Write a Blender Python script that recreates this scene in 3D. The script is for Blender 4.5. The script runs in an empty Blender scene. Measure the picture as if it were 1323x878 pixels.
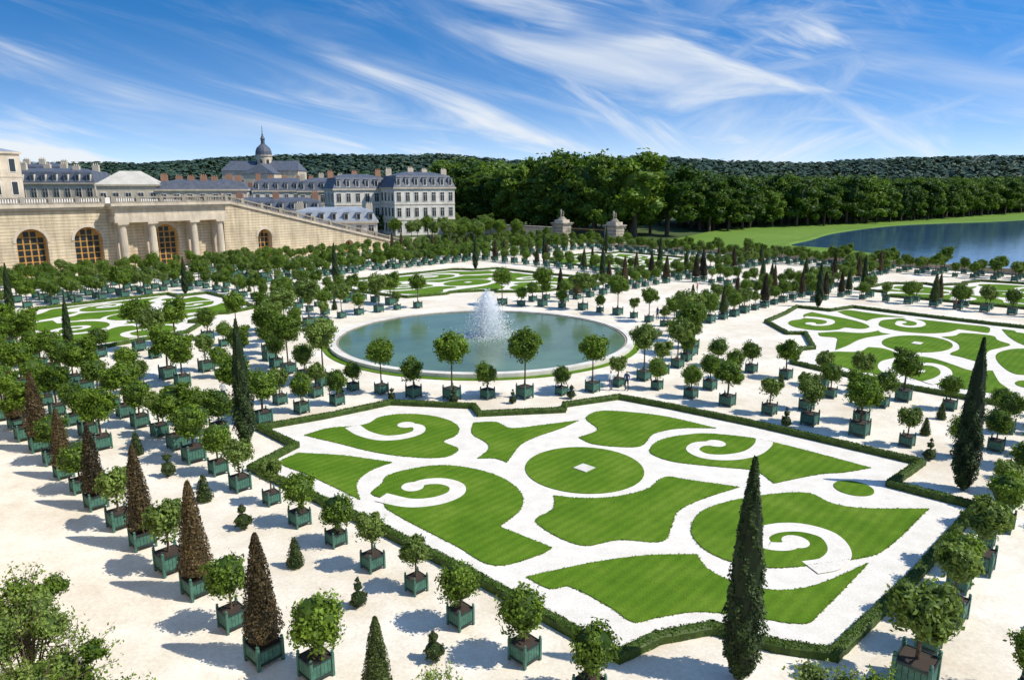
import bpy, math, random
import numpy as np
from mathutils import Vector
rng=np.random.default_rng(7); random.seed(7)
H=17.0
E1=(-.725,.688);E2=(.688,.725)
def G(a,b): return (H*(E1[0]*a+E2[0]*b), H*(E1[1]*a+E2[1]*b))
scn=bpy.context.scene
col=scn.collection
# garden plan (thousandths of 17 m along the two garden axes)
PLAN={
'L2':'2512,1415 2513,1532 2450,1632 2446,1691 2476,1763 2449,1848 2353,1924 2223,1945 2117,1907 2059,1833 2045,1759 1940,1742 1916,1654 2011,1564 2163,1497 2320,1462',
'L3':'2317,1201 2353,1295 2215,1393 2017,1485 2012,1389 1972,1305 1911,1257 1838,1219 1991,1216 2152,1209',
'L4':'1887,1341 1927,1394 1926,1461 1874,1580 1761,1647 1618,1660 1485,1611 1410,1523 1378,1397 1182,1409 1180,1364 1230,1231 1384,1230 1719,1238 1783,1271 1850,1273',
'L5':'2123,1998 2062,2069 1959,2057 1891,2176 1816,2331 1806,2203 1813,2041 1795,1938 1711,1776 1769,1773 1817,1728 1846,1809 1900,1862 2028,1900',
'L6':'1811,2379 1826,2500 1731,2575 1570,2638 1335,2650 1441,2549 1487,2414 1447,2257 1503,2191 1600,2146 1682,2165 1683,2292',
'L7':'1402,2253 1426,2347 1410,2436 1337,2556 1232,2618 1132,2650 933,2653 722,2643 778,2532 832,2461 917,2270 1013,2328 1121,2275 1270,2204 1364,2211',
'L8':'1399,1676 1334,1713 1255,1796 1206,1926 1215,2061 1142,2093 989,2158 1035,1980 1044,1856 1005,1750 977,1653 1071,1577 1132,1475 1322,1498 1338,1600',
'L10':'949,1770 883,1706 812,1684 740,1697 667,1749 560,1901 502,2020 479,2415 640,2269 715,2245 799,2270 880,2185 963,2025 988,1895',
'L11':'1131,1246 1099,1318 1039,1441 958,1563 867,1655 806,1607 724,1597 636,1630 572,1718 507,1934 509,1810 515,1616 524,1544 643,1474 731,1412 786,1329 818,1274 888,1285 1023,1288 1051,1246',
'cA':'2458,1610 2351,1593 2249,1615 2202,1684 2204,1759 2257,1801 2308,1780',
'cB':'1800,1275 1697,1313 1647,1384 1644,1460 1687,1505 1750,1498 1791,1449 1790,1398',
'cC':'1128,2662 1103,2590 1098,2474 1143,2377 1214,2331 1278,2359 1290,2428 1246,2482',
'cD':'612,1800 580,1860 586,1945 643,2015 719,2009 776,1948 787,1878 750,1838 706,1867 697,1913',
'hedge':'2706,1321 2639,1593 2594,1912 2272,2139 2171,2081 1938,2378 1984,2445 1873,2717 1603,2758 1197,2793 598,2801 621,2516 369,2519 394,1920 430,1462 536,1404 667,1368 737,1251 763,1139 937,1140 1200,1145 1582,1136 2017,1114 2324,1094 2411,1318',
}
PAT={k:[tuple(float(c)/1000 for c in q.split(',')) for q in v.split()] for k,v in PLAN.items()}

# ---------------- node helpers
def newmat(name):
    m=bpy.data.materials.new(name); m.use_nodes=True
    nt=m.node_tree; nt.nodes.clear()
    out=nt.nodes.new('ShaderNodeOutputMaterial')
    bs=nt.nodes.new('ShaderNodeBsdfPrincipled')
    nt.links.new(bs.outputs[0],out.inputs[0])
    return m,nt,bs,out
def L(nt,a,b): nt.links.new(a,b)
def pos(nt,scale=(1,1,1)):
    g=nt.nodes.new('ShaderNodeNewGeometry')
    mp=nt.nodes.new('ShaderNodeMapping'); mp.inputs['Scale'].default_value=scale
    L(nt,g.outputs['Position'],mp.inputs['Vector']); return mp.outputs[0]
def noise(nt,vec,scale,detail=4,rough=.6):
    n=nt.nodes.new('ShaderNodeTexNoise'); n.inputs['Scale'].default_value=scale
    n.inputs['Detail'].default_value=detail; n.inputs['Roughness'].default_value=rough
    L(nt,vec,n.inputs['Vector']); return n.outputs['Fac']
def ramp(nt,fac,stops):
    r=nt.nodes.new('ShaderNodeValToRGB'); L(nt,fac,r.inputs[0])
    e=r.color_ramp.elements
    while len(e)<len(stops): e.new(.5)
    for i,(p,c) in enumerate(stops):
        e[i].position=p; e[i].color=(c[0],c[1],c[2],1)
    return r.outputs[0]
def mix(nt,fac,a,b,mode='MIX'):
    m=nt.nodes.new('ShaderNodeMixRGB'); m.blend_type=mode
    if isinstance(fac,(int,float)): m.inputs[0].default_value=fac
    else: L(nt,fac,m.inputs[0])
    for i,c in ((1,a),(2,b)):
        if isinstance(c,tuple): m.inputs[i].default_value=(c[0],c[1],c[2],1)
        else: L(nt,c,m.inputs[i])
    return m.outputs[0]
def math_(nt,op,a,b=None,c=None):
    m=nt.nodes.new('ShaderNodeMath'); m.operation=op
    for i,x in enumerate((a,b,c)):
        if x is None: continue
        if isinstance(x,(int,float)): m.inputs[i].default_value=x
        else: L(nt,x,m.inputs[i])
    return m.outputs[0]
def bump(nt,bs,h,strength,dist):
    b=nt.nodes.new('ShaderNodeBump'); b.inputs['Strength'].default_value=strength; b.inputs['Distance'].default_value=dist
    L(nt,h,b.inputs['Height']); L(nt,b.outputs[0],bs.inputs['Normal'])
def mat_noise(name,stops,scale,rough=.85,bumpd=.01,bs2=None,scale2=None,spec=.2,sc=(1,1,1)):
    m,nt,bs,out=newmat(name)
    v=pos(nt,sc); n=noise(nt,v,scale,6)
    c=ramp(nt,n,stops)
    if scale2:
        n2=noise(nt,v,scale2,3)
        c=mix(nt,.6,c,ramp(nt,n2,[(.3,(.78,.78,.78)),(.7,(1.12,1.12,1.12))]),'MULTIPLY')
    L(nt,c,bs.inputs['Base Color']); bs.inputs['Roughness'].default_value=rough
    bs.inputs['Specular IOR Level'].default_value=spec
    if bumpd: bump(nt,bs,n,.6,bumpd)
    return m
def mat_leaf(name,dark,light,transl=.25,objvar=.25):
    m,nt,bs,out=newmat(name)
    at=nt.nodes.new('ShaderNodeAttribute'); at.attribute_name='tint'
    oi=nt.nodes.new('ShaderNodeObjectInfo')
    fac=math_(nt,'ADD',at.outputs['Fac'],math_(nt,'MULTIPLY',math_(nt,'SUBTRACT',oi.outputs['Random'],.5),objvar))
    c=ramp(nt,fac,[(0,dark),(1,light)])
    L(nt,c,bs.inputs['Base Color']); bs.inputs['Roughness'].default_value=.55
    bs.inputs['Specular IOR Level'].default_value=.25
    tr=nt.nodes.new('ShaderNodeBsdfTranslucent'); L(nt,mix(nt,1.0,c,(1.3,1.3,.5),'MULTIPLY'),tr.inputs[0])
    ms=nt.nodes.new('ShaderNodeMixShader'); ms.inputs[0].default_value=transl
    L(nt,bs.outputs[0],ms.inputs[1]); L(nt,tr.outputs[0],ms.inputs[2]); L(nt,ms.outputs[0],out.inputs[0])
    return m
def mat_flat(name,c,rough=.6,metal=0,spec=.4,var=.15,scale=2.0):
    d=tuple(x*(1-var) for x in c); l=tuple(x*(1+var) for x in c)
    m=mat_noise(name,[(.3,d),(.7,l)],scale,rough,0,spec=spec)
    m.node_tree.nodes['Principled BSDF'].inputs['Metallic'].default_value=metal
    return m

M={}
def sandmat():
    m,nt,bs,out=newmat('sand'); v=pos(nt)
    n=noise(nt,v,.16,7,.65); n2=noise(nt,v,6,5,.8); n3=noise(nt,v,.9,4,.6)
    c=ramp(nt,n,[(.32,(.68,.59,.46)),(.5,(.78,.71,.59)),(.66,(.86,.81,.71))])
    c=mix(nt,.7,c,ramp(nt,n2,[(.3,(.72,.71,.68)),(.7,(1.13,1.13,1.13))]),'MULTIPLY')
    c=mix(nt,.5,c,ramp(nt,n3,[(.35,(.86,.84,.80)),(.6,(1.04,1.04,1.04))]),'MULTIPLY')
    L(nt,c,bs.inputs['Base Color']); bs.inputs['Roughness'].default_value=.95; bs.inputs['Specular IOR Level'].default_value=.15
    bump(nt,bs,n2,.5,.025); return m
M['sand']=sandmat()
M['gravel']=mat_noise('white_gravel',[(.3,(.67,.62,.53)),(.7,(.80,.755,.67))],1.0,.95,.01,scale2=11)
def lawnmat():
    m,nt,bs,out=newmat('lawn')
    v=pos(nt); n=noise(nt,v,.35,8,.65); n2=noise(nt,v,16,3,.7)
    mp=nt.nodes.new('ShaderNodeMapping'); mp.inputs['Rotation'].default_value=(0,0,.75)
    L(nt,v,mp.inputs['Vector'])
    w=nt.nodes.new('ShaderNodeTexWave'); w.inputs['Scale'].default_value=.55; w.inputs['Distortion'].default_value=.8; w.inputs['Detail'].default_value=2
    L(nt,mp.outputs[0],w.inputs['Vector'])
    c=ramp(nt,n,[(.3,(.070,.155,.008)),(.5,(.10,.195,.012)),(.7,(.15,.24,.024))])
    c=mix(nt,.7,c,ramp(nt,n2,[(.3,(.55,.55,.55)),(.7,(1.3,1.3,1.3))]),'MULTIPLY')
    c=mix(nt,.55,c,ramp(nt,w.outputs['Fac'],[(0,(.80,.80,.80)),(1,(1.1,1.1,1.1))]),'MULTIPLY')
    L(nt,c,bs.inputs['Base Color']); bs.inputs['Roughness'].default_value=.9; bs.inputs['Specular IOR Level'].default_value=.1
    bump(nt,bs,n2,.8,.04); return m
M['lawn']=lawnmat()
M['field']=mat_noise('meadow_grass',[(.3,(.10,.19,.02)),(.7,(.155,.25,.035))],.03,.95,.0,scale2=.5)
M['earth']=mat_noise('earth',[(.3,(.04,.07,.018)),(.7,(.08,.11,.035))],.02,.95,.0)
M['orange']=mat_leaf('orange_leaf',(.022,.055,.006),(.21,.325,.03),.28)
M['light']=mat_leaf('oleander_leaf',(.045,.085,.018),(.28,.38,.08),.3)
M['cypress']=mat_leaf('cypress_leaf',(.008,.02,.006),(.055,.09,.02),.1)
M['yew']=mat_leaf('yew_leaf',(.022,.018,.008),(.125,.085,.033),.1,.9)
M['yewg']=mat_leaf('yew_green_leaf',(.014,.03,.007),(.09,.125,.026),.1)
M['forest']=mat_leaf('forest_leaf',(.022,.062,.007),(.175,.27,.032),.3,.8)
M['hill']=mat_leaf('hazed_hill_leaf',(.030,.060,.040),(.065,.105,.058),.05,.2)  # blue-green: aerial haze of distance is painted into the leaf colour
M['hedge']=mat_leaf('box_hedge_leaf',(.025,.055,.008),(.125,.20,.026),.15)
M['bark']=mat_noise('bark',[(.3,(.06,.045,.03)),(.7,(.16,.12,.085))],8,.9,.01)
M['tub']=mat_flat('tub_paint',(.055,.15,.11),.6,var=.35,scale=5)
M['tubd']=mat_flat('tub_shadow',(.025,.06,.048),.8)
M['iron']=mat_flat('iron',(.02,.035,.03),.5)
M['soil']=mat_flat('soil',(.05,.035,.025),.95)
def stonemat(name,c,joint=.45,dk=.6,streak=.35):
    m,nt,bs,out=newmat(name)
    g=nt.nodes.new('ShaderNodeNewGeometry'); s=nt.nodes.new('ShaderNodeSeparateXYZ'); L(nt,g.outputs['Position'],s.inputs[0])
    n=noise(nt,pos(nt),.35,6); ns=noise(nt,pos(nt,(1,1,.08)),1.3,4)
    cc=ramp(nt,n,[(.3,tuple(x*.78 for x in c)),(.7,tuple(min(1,x*1.15) for x in c))])
    cc=mix(nt,streak,cc,ramp(nt,ns,[(.35,(.45,.42,.38)),(.6,(1,1,1))]),'MULTIPLY')
    if joint:
        fr=math_(nt,'FRACT',math_(nt,'DIVIDE',s.outputs[2],joint))
        ln=math_(nt,'LESS_THAN',fr,.16)
        cc=mix(nt,math_(nt,'MULTIPLY',ln,dk),cc,tuple(x*.35 for x in c))
        bump(nt,bs,math_(nt,'SUBTRACT',1,ln),.6,.04)
    L(nt,cc,bs.inputs['Base Color']); bs.inputs['Roughness'].default_value=.85; bs.inputs['Specular IOR Level'].default_value=.2
    return m
M['stone']=stonemat('rusticated_stone',(.68,.56,.38),.6,.75,.5)
M['plain']=stonemat('dressed_stone',(.62,.53,.40),None)
M['grey']=stonemat('weathered_stone',(.36,.32,.26),None,streak=.6)
M['white']=stonemat('pale_stone',(.72,.68,.60),None,streak=.2)
M['cream']=stonemat('cream_plaster',(.62,.53,.40),None,streak=.25)
M['slate']=mat_noise('slate',[(.3,(.065,.075,.095)),(.7,(.125,.14,.17))],.8,.55,.0,scale2=5,spec=.3)
M['zinc']=mat_noise('zinc_roof',[(.3,(.22,.25,.29)),(.7,(.33,.36,.40))],.3,.6,0,spec=.3)
M['paleroof']=mat_noise('pale_roof',[(.3,(.45,.42,.36)),(.7,(.6,.56,.48))],.3,.7,0)
M['glass']=mat_flat('window_glass',(.025,.03,.035),.15,spec=.6)
M['wood']=mat_flat('ochre_wood',(.50,.26,.06),.6,var=.2)
M['brick']=mat_flat('chimney_brick',(.34,.18,.11),.85)
M['gold']=mat_flat('gilding',(.5,.35,.1),.4,.6)

# ---------------- mesh builder
class MB:
    def __init__(s): s.v=[];s.f=[];s.m=[];s.t=[]
    def add(s,v,f,m=0,t=.5):
        o=len(s.v); s.v.extend([tuple(map(float,x)) for x in v]); s.f.extend([tuple(int(i)+o for i in q) for q in f])
        s.m.extend([m]*len(f)); s.t.extend(t if hasattr(t,'__len__') else [t]*len(f))
    def box(s,c,d,m=0,rot=0):
        x,y,z=c; a,b,h=d[0]/2,d[1]/2,d[2]/2; cr,sr=math.cos(rot),math.sin(rot)
        v=[(x+cr*i*a-sr*j*b,y+sr*i*a+cr*j*b,z+k*h) for k in(-1,1) for i,j in((-1,-1),(1,-1),(1,1),(-1,1))]
        s.add(v,[(3,2,1,0),(4,5,6,7),(0,1,5,4),(1,2,6,5),(2,3,7,6),(3,0,4,7)],m)
    def cyl(s,p0,p1,r0,r1,n=7,m=0):
        p0=Vector(p0);p1=Vector(p1);d=(p1-p0).normalized()
        u=d.orthogonal().normalized();w=d.cross(u)
        v=[];
        for p,r in((p0,r0),(p1,r1)):
            for i in range(n):
                a=2*math.pi*i/n; v.append(p+(u*math.cos(a)+w*math.sin(a))*r)
        f=[(i,(i+1)%n,n+(i+1)%n,n+i) for i in range(n)]+[tuple(range(n-1,-1,-1)),tuple(range(n,2*n))]
        s.add(v,f,m)
    def lathe(s,c,prof,n=10,m=0,t=.5,jit=0):
        v=[];f=[]
        for (r,z) in prof:
            for i in range(n):
                a=2*math.pi*i/n; rr=r*(1+jit*random.uniform(-1,1)); v.append((c[0]+rr*math.cos(a),c[1]+rr*math.sin(a),c[2]+z))
        for k in range(len(prof)-1):
            for i in range(n): f.append((k*n+i,k*n+(i+1)%n,(k+1)*n+(i+1)%n,(k+1)*n+i))
        f.append(tuple(range(n-1,-1,-1))); f.append(tuple((len(prof)-1)*n+i for i in range(n)))
        s.add(v,f,m,t)
    def leaves(s,P,out,size,m,tint,spread=.8,asp=.55):
        N=len(P); n=out/np.maximum(np.linalg.norm(out,axis=1,keepdims=True),1e-6)+spread*rng.normal(size=(N,3))*.7
        n/=np.linalg.norm(n,axis=1,keepdims=True)
        t=np.cross(n,rng.normal(size=(N,3))); t/=np.linalg.norm(t,axis=1,keepdims=True); b=np.cross(n,t)
        sz=size*rng.uniform(.6,1.4,size=(N,1))
        V=np.stack([P+t*sz,P+b*sz*asp,P-t*sz,P-b*sz*asp],1).reshape(-1,3)
        o=len(s.v); s.v.extend(V.tolist()); F=(np.arange(N*4).reshape(-1,4)+o); s.f.extend(F.tolist())
        s.m.extend([m]*N); s.t.extend(np.clip(tint,0,1).tolist())
    def crown(s,c,rad,ncl,per,size,m,clr=.26,tl=(.1,.9),core=True,coref=.72,shell=.5,coret=.12):
        c=np.array(c);rad=np.array(rad)
        d=rng.normal(size=(ncl,3)); d/=np.linalg.norm(d,axis=1,keepdims=True)
        r=rng.uniform(shell,1.0,size=(ncl,1)); r[::6]*=1.14
        cc=d*r*rad*(1-clr*.6)
        P=np.repeat(cc,per,0)+np.clip(rng.normal(size=(ncl*per,3)),-1.9,1.9)*rad*clr*.6
        tc=np.repeat(rng.uniform(tl[0],tl[1],ncl),per)
        t=.55*tc+.45*rng.uniform(tl[0],tl[1],ncl*per)
        outv=P/rad/rad+(P-np.repeat(cc,per,0))/rad/clr*.5
        s.leaves(P+c,outv,size,m,t)
        if core:
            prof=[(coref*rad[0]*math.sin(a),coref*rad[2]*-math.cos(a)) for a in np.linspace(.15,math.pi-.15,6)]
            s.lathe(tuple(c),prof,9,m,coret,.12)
    def mesh(s,name,mats):
        me=bpy.data.meshes.new(name); me.from_pydata(s.v,[],s.f)
        for mm in mats: me.materials.append(mm)
        me.polygons.foreach_set('material_index',s.m)
        at=me.attributes.new('tint','FLOAT','FACE'); at.data.foreach_set('value',s.t)
        me.update(); return me
    def obj(s,name,mats,parent=None,loc=None):
        return link(name,s.mesh(name,mats),parent,loc)
def link(name,me,parent=None,loc=None,rz=0,sc=1):
    o=bpy.data.objects.new(name,me); col.objects.link(o)
    if loc is not None: o.location=loc
    o.rotation_euler=(0,0,rz)
    o.scale=(sc,sc,sc) if not hasattr(sc,'__len__') else sc
    if parent: o.parent=parent
    return o
def empty(name,loc=(0,0,0),rz=0):
    o=bpy.data.objects.new(name,None); col.objects.link(o); o.location=loc; o.rotation_euler=(0,0,rz); o.empty_display_size=.5; return o

# ---------------- plants
def tub(b,w=.95,h=.95):
    k=w/2
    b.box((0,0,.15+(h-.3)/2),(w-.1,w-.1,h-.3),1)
    for i in(-1,1):
        for j in(-1,1):
            b.box((i*(k-.04),j*(k-.04),h/2),(.1,.1,h),0)
            b.lathe((i*(k-.04),j*(k-.04),h),[(.02,0),(.06,.05),(.055,.1),(.01,.14)],6,0)
    n=5; bw=(w-.2)/n
    for q in range(n):
        x=-k+.1+bw*(q+.5)
        for sgn in(-1,1):
            b.box((x,sgn*(k-.045),h/2),(bw*.9,.03,h-.3),0)
            b.box((sgn*(k-.045),x,h/2),(.03,bw*.9,h-.3),0)
    for z in(.2,h-.14):
        for sgn in(-1,1):
            b.box((0,sgn*(k-.018),z),(w-.19,.04,.08),2)
            b.box((sgn*(k-.018),0,z),(.04,w-.19,.08),2)
    b.box((0,0,h-.13),(w-.13,w-.13,.03),3)
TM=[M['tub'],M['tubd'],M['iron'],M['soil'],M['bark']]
def orange(i):
    b=MB(); tub(b); h=random.uniform(2.2,2.4); r=random.uniform(.97,1.12)
    b.cyl((0,0,.8),(random.uniform(-.05,.05),0,h-.3),.06,.045,7,4)
    for k in range(5):
        a=k*1.256+i; b.cyl((0,0,h-.75+.05*k),(.6*math.cos(a),.6*math.sin(a),h+.25),.03,.012,5,4)
    lt=i%3==2
    ox,oy=random.uniform(-.08,.08),random.uniform(-.08,.08)
    if not lt:
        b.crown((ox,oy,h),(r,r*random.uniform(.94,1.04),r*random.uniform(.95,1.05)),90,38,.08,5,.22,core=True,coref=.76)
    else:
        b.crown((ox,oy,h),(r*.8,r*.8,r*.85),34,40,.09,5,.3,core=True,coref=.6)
        for q in range(5):
            a=q*1.7+i; b.crown((.5*math.cos(a),.5*math.sin(a),h+random.uniform(-.3,.6)),(.46,.46,.45),12,38,.09,5,.3,core=False)
    return b.mesh('orange_tree_mesh',TM+[M['light'] if lt else M['orange']])
def big(i):
    b=MB(); tub(b,1.1,1.05)
    b.cyl((0,0,.8),(.05,0,2.6),.09,.06,7,4)
    for k in range(6):
        a=k*1.05+i; b.cyl((0.03,0,2.1),(.9*math.cos(a),.9*math.sin(a),3.3),.04,.012,5,4)
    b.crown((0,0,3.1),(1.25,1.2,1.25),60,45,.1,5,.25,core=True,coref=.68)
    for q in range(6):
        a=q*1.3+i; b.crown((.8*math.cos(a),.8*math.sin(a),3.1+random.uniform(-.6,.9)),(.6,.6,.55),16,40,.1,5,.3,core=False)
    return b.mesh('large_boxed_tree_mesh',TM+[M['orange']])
def tall(i):
    b=MB(); tub(b,1.0,1.0)
    b.cyl((0,0,.8),(.05,0,3.2),.075,.05,7,4)
    for k in range(6):
        a=k*1.05+i; b.cyl((0.03,0,2.9),(1.0*math.cos(a),1.0*math.sin(a),4.4),.035,.012,5,4)
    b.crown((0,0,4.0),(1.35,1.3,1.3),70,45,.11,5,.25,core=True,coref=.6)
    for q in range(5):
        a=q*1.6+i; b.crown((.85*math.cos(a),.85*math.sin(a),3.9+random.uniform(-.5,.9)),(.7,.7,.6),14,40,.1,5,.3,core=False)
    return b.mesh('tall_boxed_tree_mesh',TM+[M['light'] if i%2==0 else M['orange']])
def conem(b,z0,z1,r,m,N,size):
    t=rng.uniform(0,1,N)**1.3; a=rng.uniform(0,2*np.pi,N)
    prof=r*(1-t)**.75*np.minimum(1,.72+t*4)+.04
    rr=prof*rng.uniform(.84,1.10,N)*(1+.07*np.sin(a*3+t*11))
    P=np.stack([rr*np.cos(a),rr*np.sin(a),z0+t*(z1-z0)],1)
    out=np.stack([np.cos(a),np.sin(a),np.full(N,.25)],1)
    tn=rng.uniform(0,1,N)*.7+.3*(np.sin(a*3+t*9)*.5+.5)
    b.leaves(P,out,size,m,tn,.7)
    b.lathe((0,0,z0),[(r*.7,0),(r*.86,.12*(z1-z0)),(r*.62,.4*(z1-z0)),(r*.3,.75*(z1-z0)),(.02,.97*(z1-z0))],9,m,.05,.05)
def cone(i):
    b=MB(); tub(b,.95,.85); b.cyl((0,0,.7),(0,0,1.2),.08,.08,6,4)
    conem(b,.95,random.uniform(4.3,4.8),.62,5,3400,.055)
    return b.mesh('cone_topiary_mesh',TM+[M['yew'] if i<3 else M['yewg']])
def smallcone(i):
    b=MB(); b.cyl((0,0,0),(0,0,.3),.05,.05,6,4); conem(b,.05,1.5,.42,5,900,.05)
    return b.mesh('small_cone_mesh',TM+[M['yewg']])
def balls(i):
    b=MB(); b.cyl((0,0,0),(0,0,1.3),.04,.03,6,4)
    b.crown((0,0,.42),(.42,.42,.38),26,34,.045,5,.2,coref=.85,shell=.9)
    b.crown((0,0,1.0),(.24,.24,.2),12,24,.04,5,.2,coref=.85,shell=.9)
    if i: b.crown((0,0,1.35),(.11,.11,.14),6,16,.035,5,.2,coref=.8,shell=.9)
    return b.mesh('ball_topiary_mesh',TM+[M['yewg']])
def cypress(i):
    b=MB(); b.cyl((0,0,0),(0,0,1),.1,.08,7,4)
    h=7.4; N=11000
    t=rng.uniform(0,1,N); a=rng.uniform(0,2*np.pi,N)
    pr=.56*np.minimum(1,(t*5+.35))*np.minimum(1,((1-t)*1.35))**.75+.02
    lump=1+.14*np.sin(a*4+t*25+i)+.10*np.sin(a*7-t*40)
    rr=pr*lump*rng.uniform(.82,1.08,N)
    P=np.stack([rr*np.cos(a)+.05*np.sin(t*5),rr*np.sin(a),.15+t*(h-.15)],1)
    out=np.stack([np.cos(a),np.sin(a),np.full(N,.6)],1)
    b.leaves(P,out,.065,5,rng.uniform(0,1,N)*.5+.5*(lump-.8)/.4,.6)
    b.lathe((0,0,.2),[(.2,0),(.43,.8),(.47,2),(.44,4),(.28,5.7),(.03,6.9)],9,5,.05,.05)
    return b.mesh('cypress_mesh',TM+[M['cypress']])
V={'orange':[orange(i) for i in range(9)],'tall':[tall(i) for i in range(4)],'big':[big(i) for i in range(3)],'cone':[cone(i) for i in range(4)],
   'scone':[smallcone(0)],'balls':[balls(0),balls(1)],'cypress':[cypress(0),cypress(1)]}
NM={'orange':'boxed_orange_tree','tall':'tall_boxed_tree','big':'large_boxed_tree','cone':'boxed_cone_topiary','scone':'small_cone_topiary','balls':'ball_topiary','cypress':'cypress_tree'}
placed=[]
HG=math.atan2(E2[1],E2[0])
def put(kind,a,b,sc=1,chk=.11,var=None,jit=.01):
    if chk:
        for (x,y) in placed:
            if abs(x-a)<chk and abs(y-b)<chk and (x-a)**2+(y-b)**2<chk*chk: return
    placed.append((a,b))
    a+=random.uniform(-jit,jit); b+=random.uniform(-jit,jit)
    x,y=G(a,b); me=V[kind][var] if var is not None else random.choice(V[kind])
    s=sc*random.uniform(.84,1.12)
    link(NM[kind],me,None,(x,y,0.004),HG+random.choice([0,1,2,3])*math.pi/2+random.uniform(-.05,.05),(s,s,s*random.uniform(.95,1.08)))

# ---------------- garden ground
def sheet(name,pts,z,mat,side=0,parent=None):
    n=len(pts); v=[(x,y,z) for x,y in pts]; 
    ar=sum(pts[i][0]*pts[(i+1)%n][1]-pts[(i+1)%n][0]*pts[i][1] for i in range(n))
    if ar<0: v=v[::-1]
    f=[tuple(range(n))]
    if side:
        v+= [(x,y,z-side) for x,y,_ in v]
        f+=[(i,i+n,(i+1)%n+n,(i+1)%n) for i in range(n)]
    me=bpy.data.meshes.new(name); me.from_pydata(v,[],f); me.materials.append(mat); me.update()
    return link(name,me,parent)
def smooth(P,closed=True,sub=7,lim=.25):
    n=len(P); P=[np.array(q,float) for q in P]; out=[]
    def corner(i):
        if not closed and (i==0 or i==n-1): return True
        d1=P[i]-P[i-1]; d2=P[(i+1)%n]-P[i]
        return np.dot(d1,d2)/(np.linalg.norm(d1)*np.linalg.norm(d2)+1e-9)<lim
    C=[corner(i) for i in range(n)]
    for i in range(n if closed else n-1):
        p1=P[i];p2=P[(i+1)%n]; p0=P[i-1] if not C[i] else p1-(p2-p1)*.5; p3=P[(i+2)%n] if not C[(i+1)%n] else p2+(p2-p1)*.5
        l=np.linalg.norm(p2-p1)
        if not C[i]: t1=(p2-p0)/ (np.linalg.norm(p1-p0)+l+1e-9)*l
        else: t1=(p2-p1)
        if not C[(i+1)%n]: t2=(p3-p1)/(np.linalg.norm(p3-p2)+l+1e-9)*l
        else: t2=(p2-p1)
        for k in range(sub):
            t=k/sub; t2_=t*t;t3=t2_*t
            out.append(tuple((2*t3-3*t2_+1)*p1+(t3-2*t2_+t)*t1+(-2*t3+3*t2_)*p2+(t3-t2_)*t2))
    if not closed: out.append(tuple(P[-1]))
    return out
big_=6000
sheet('ground',[(-big_,-400),(big_,-400),(big_,big_),(-big_,big_)],-.05,M['earth'])
sheet('garden_sand',[G(-2,-.5),G(-2,9.9),G(9.3,9.9),G(9.3,-.5)],0,M['sand'])
sheet('meadow',[G(6.6,9.95),G(-4,9.95),G(-30,9.95),G(-30,45),G(8,45),G(9,20)],-.02,M['field'])

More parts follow.
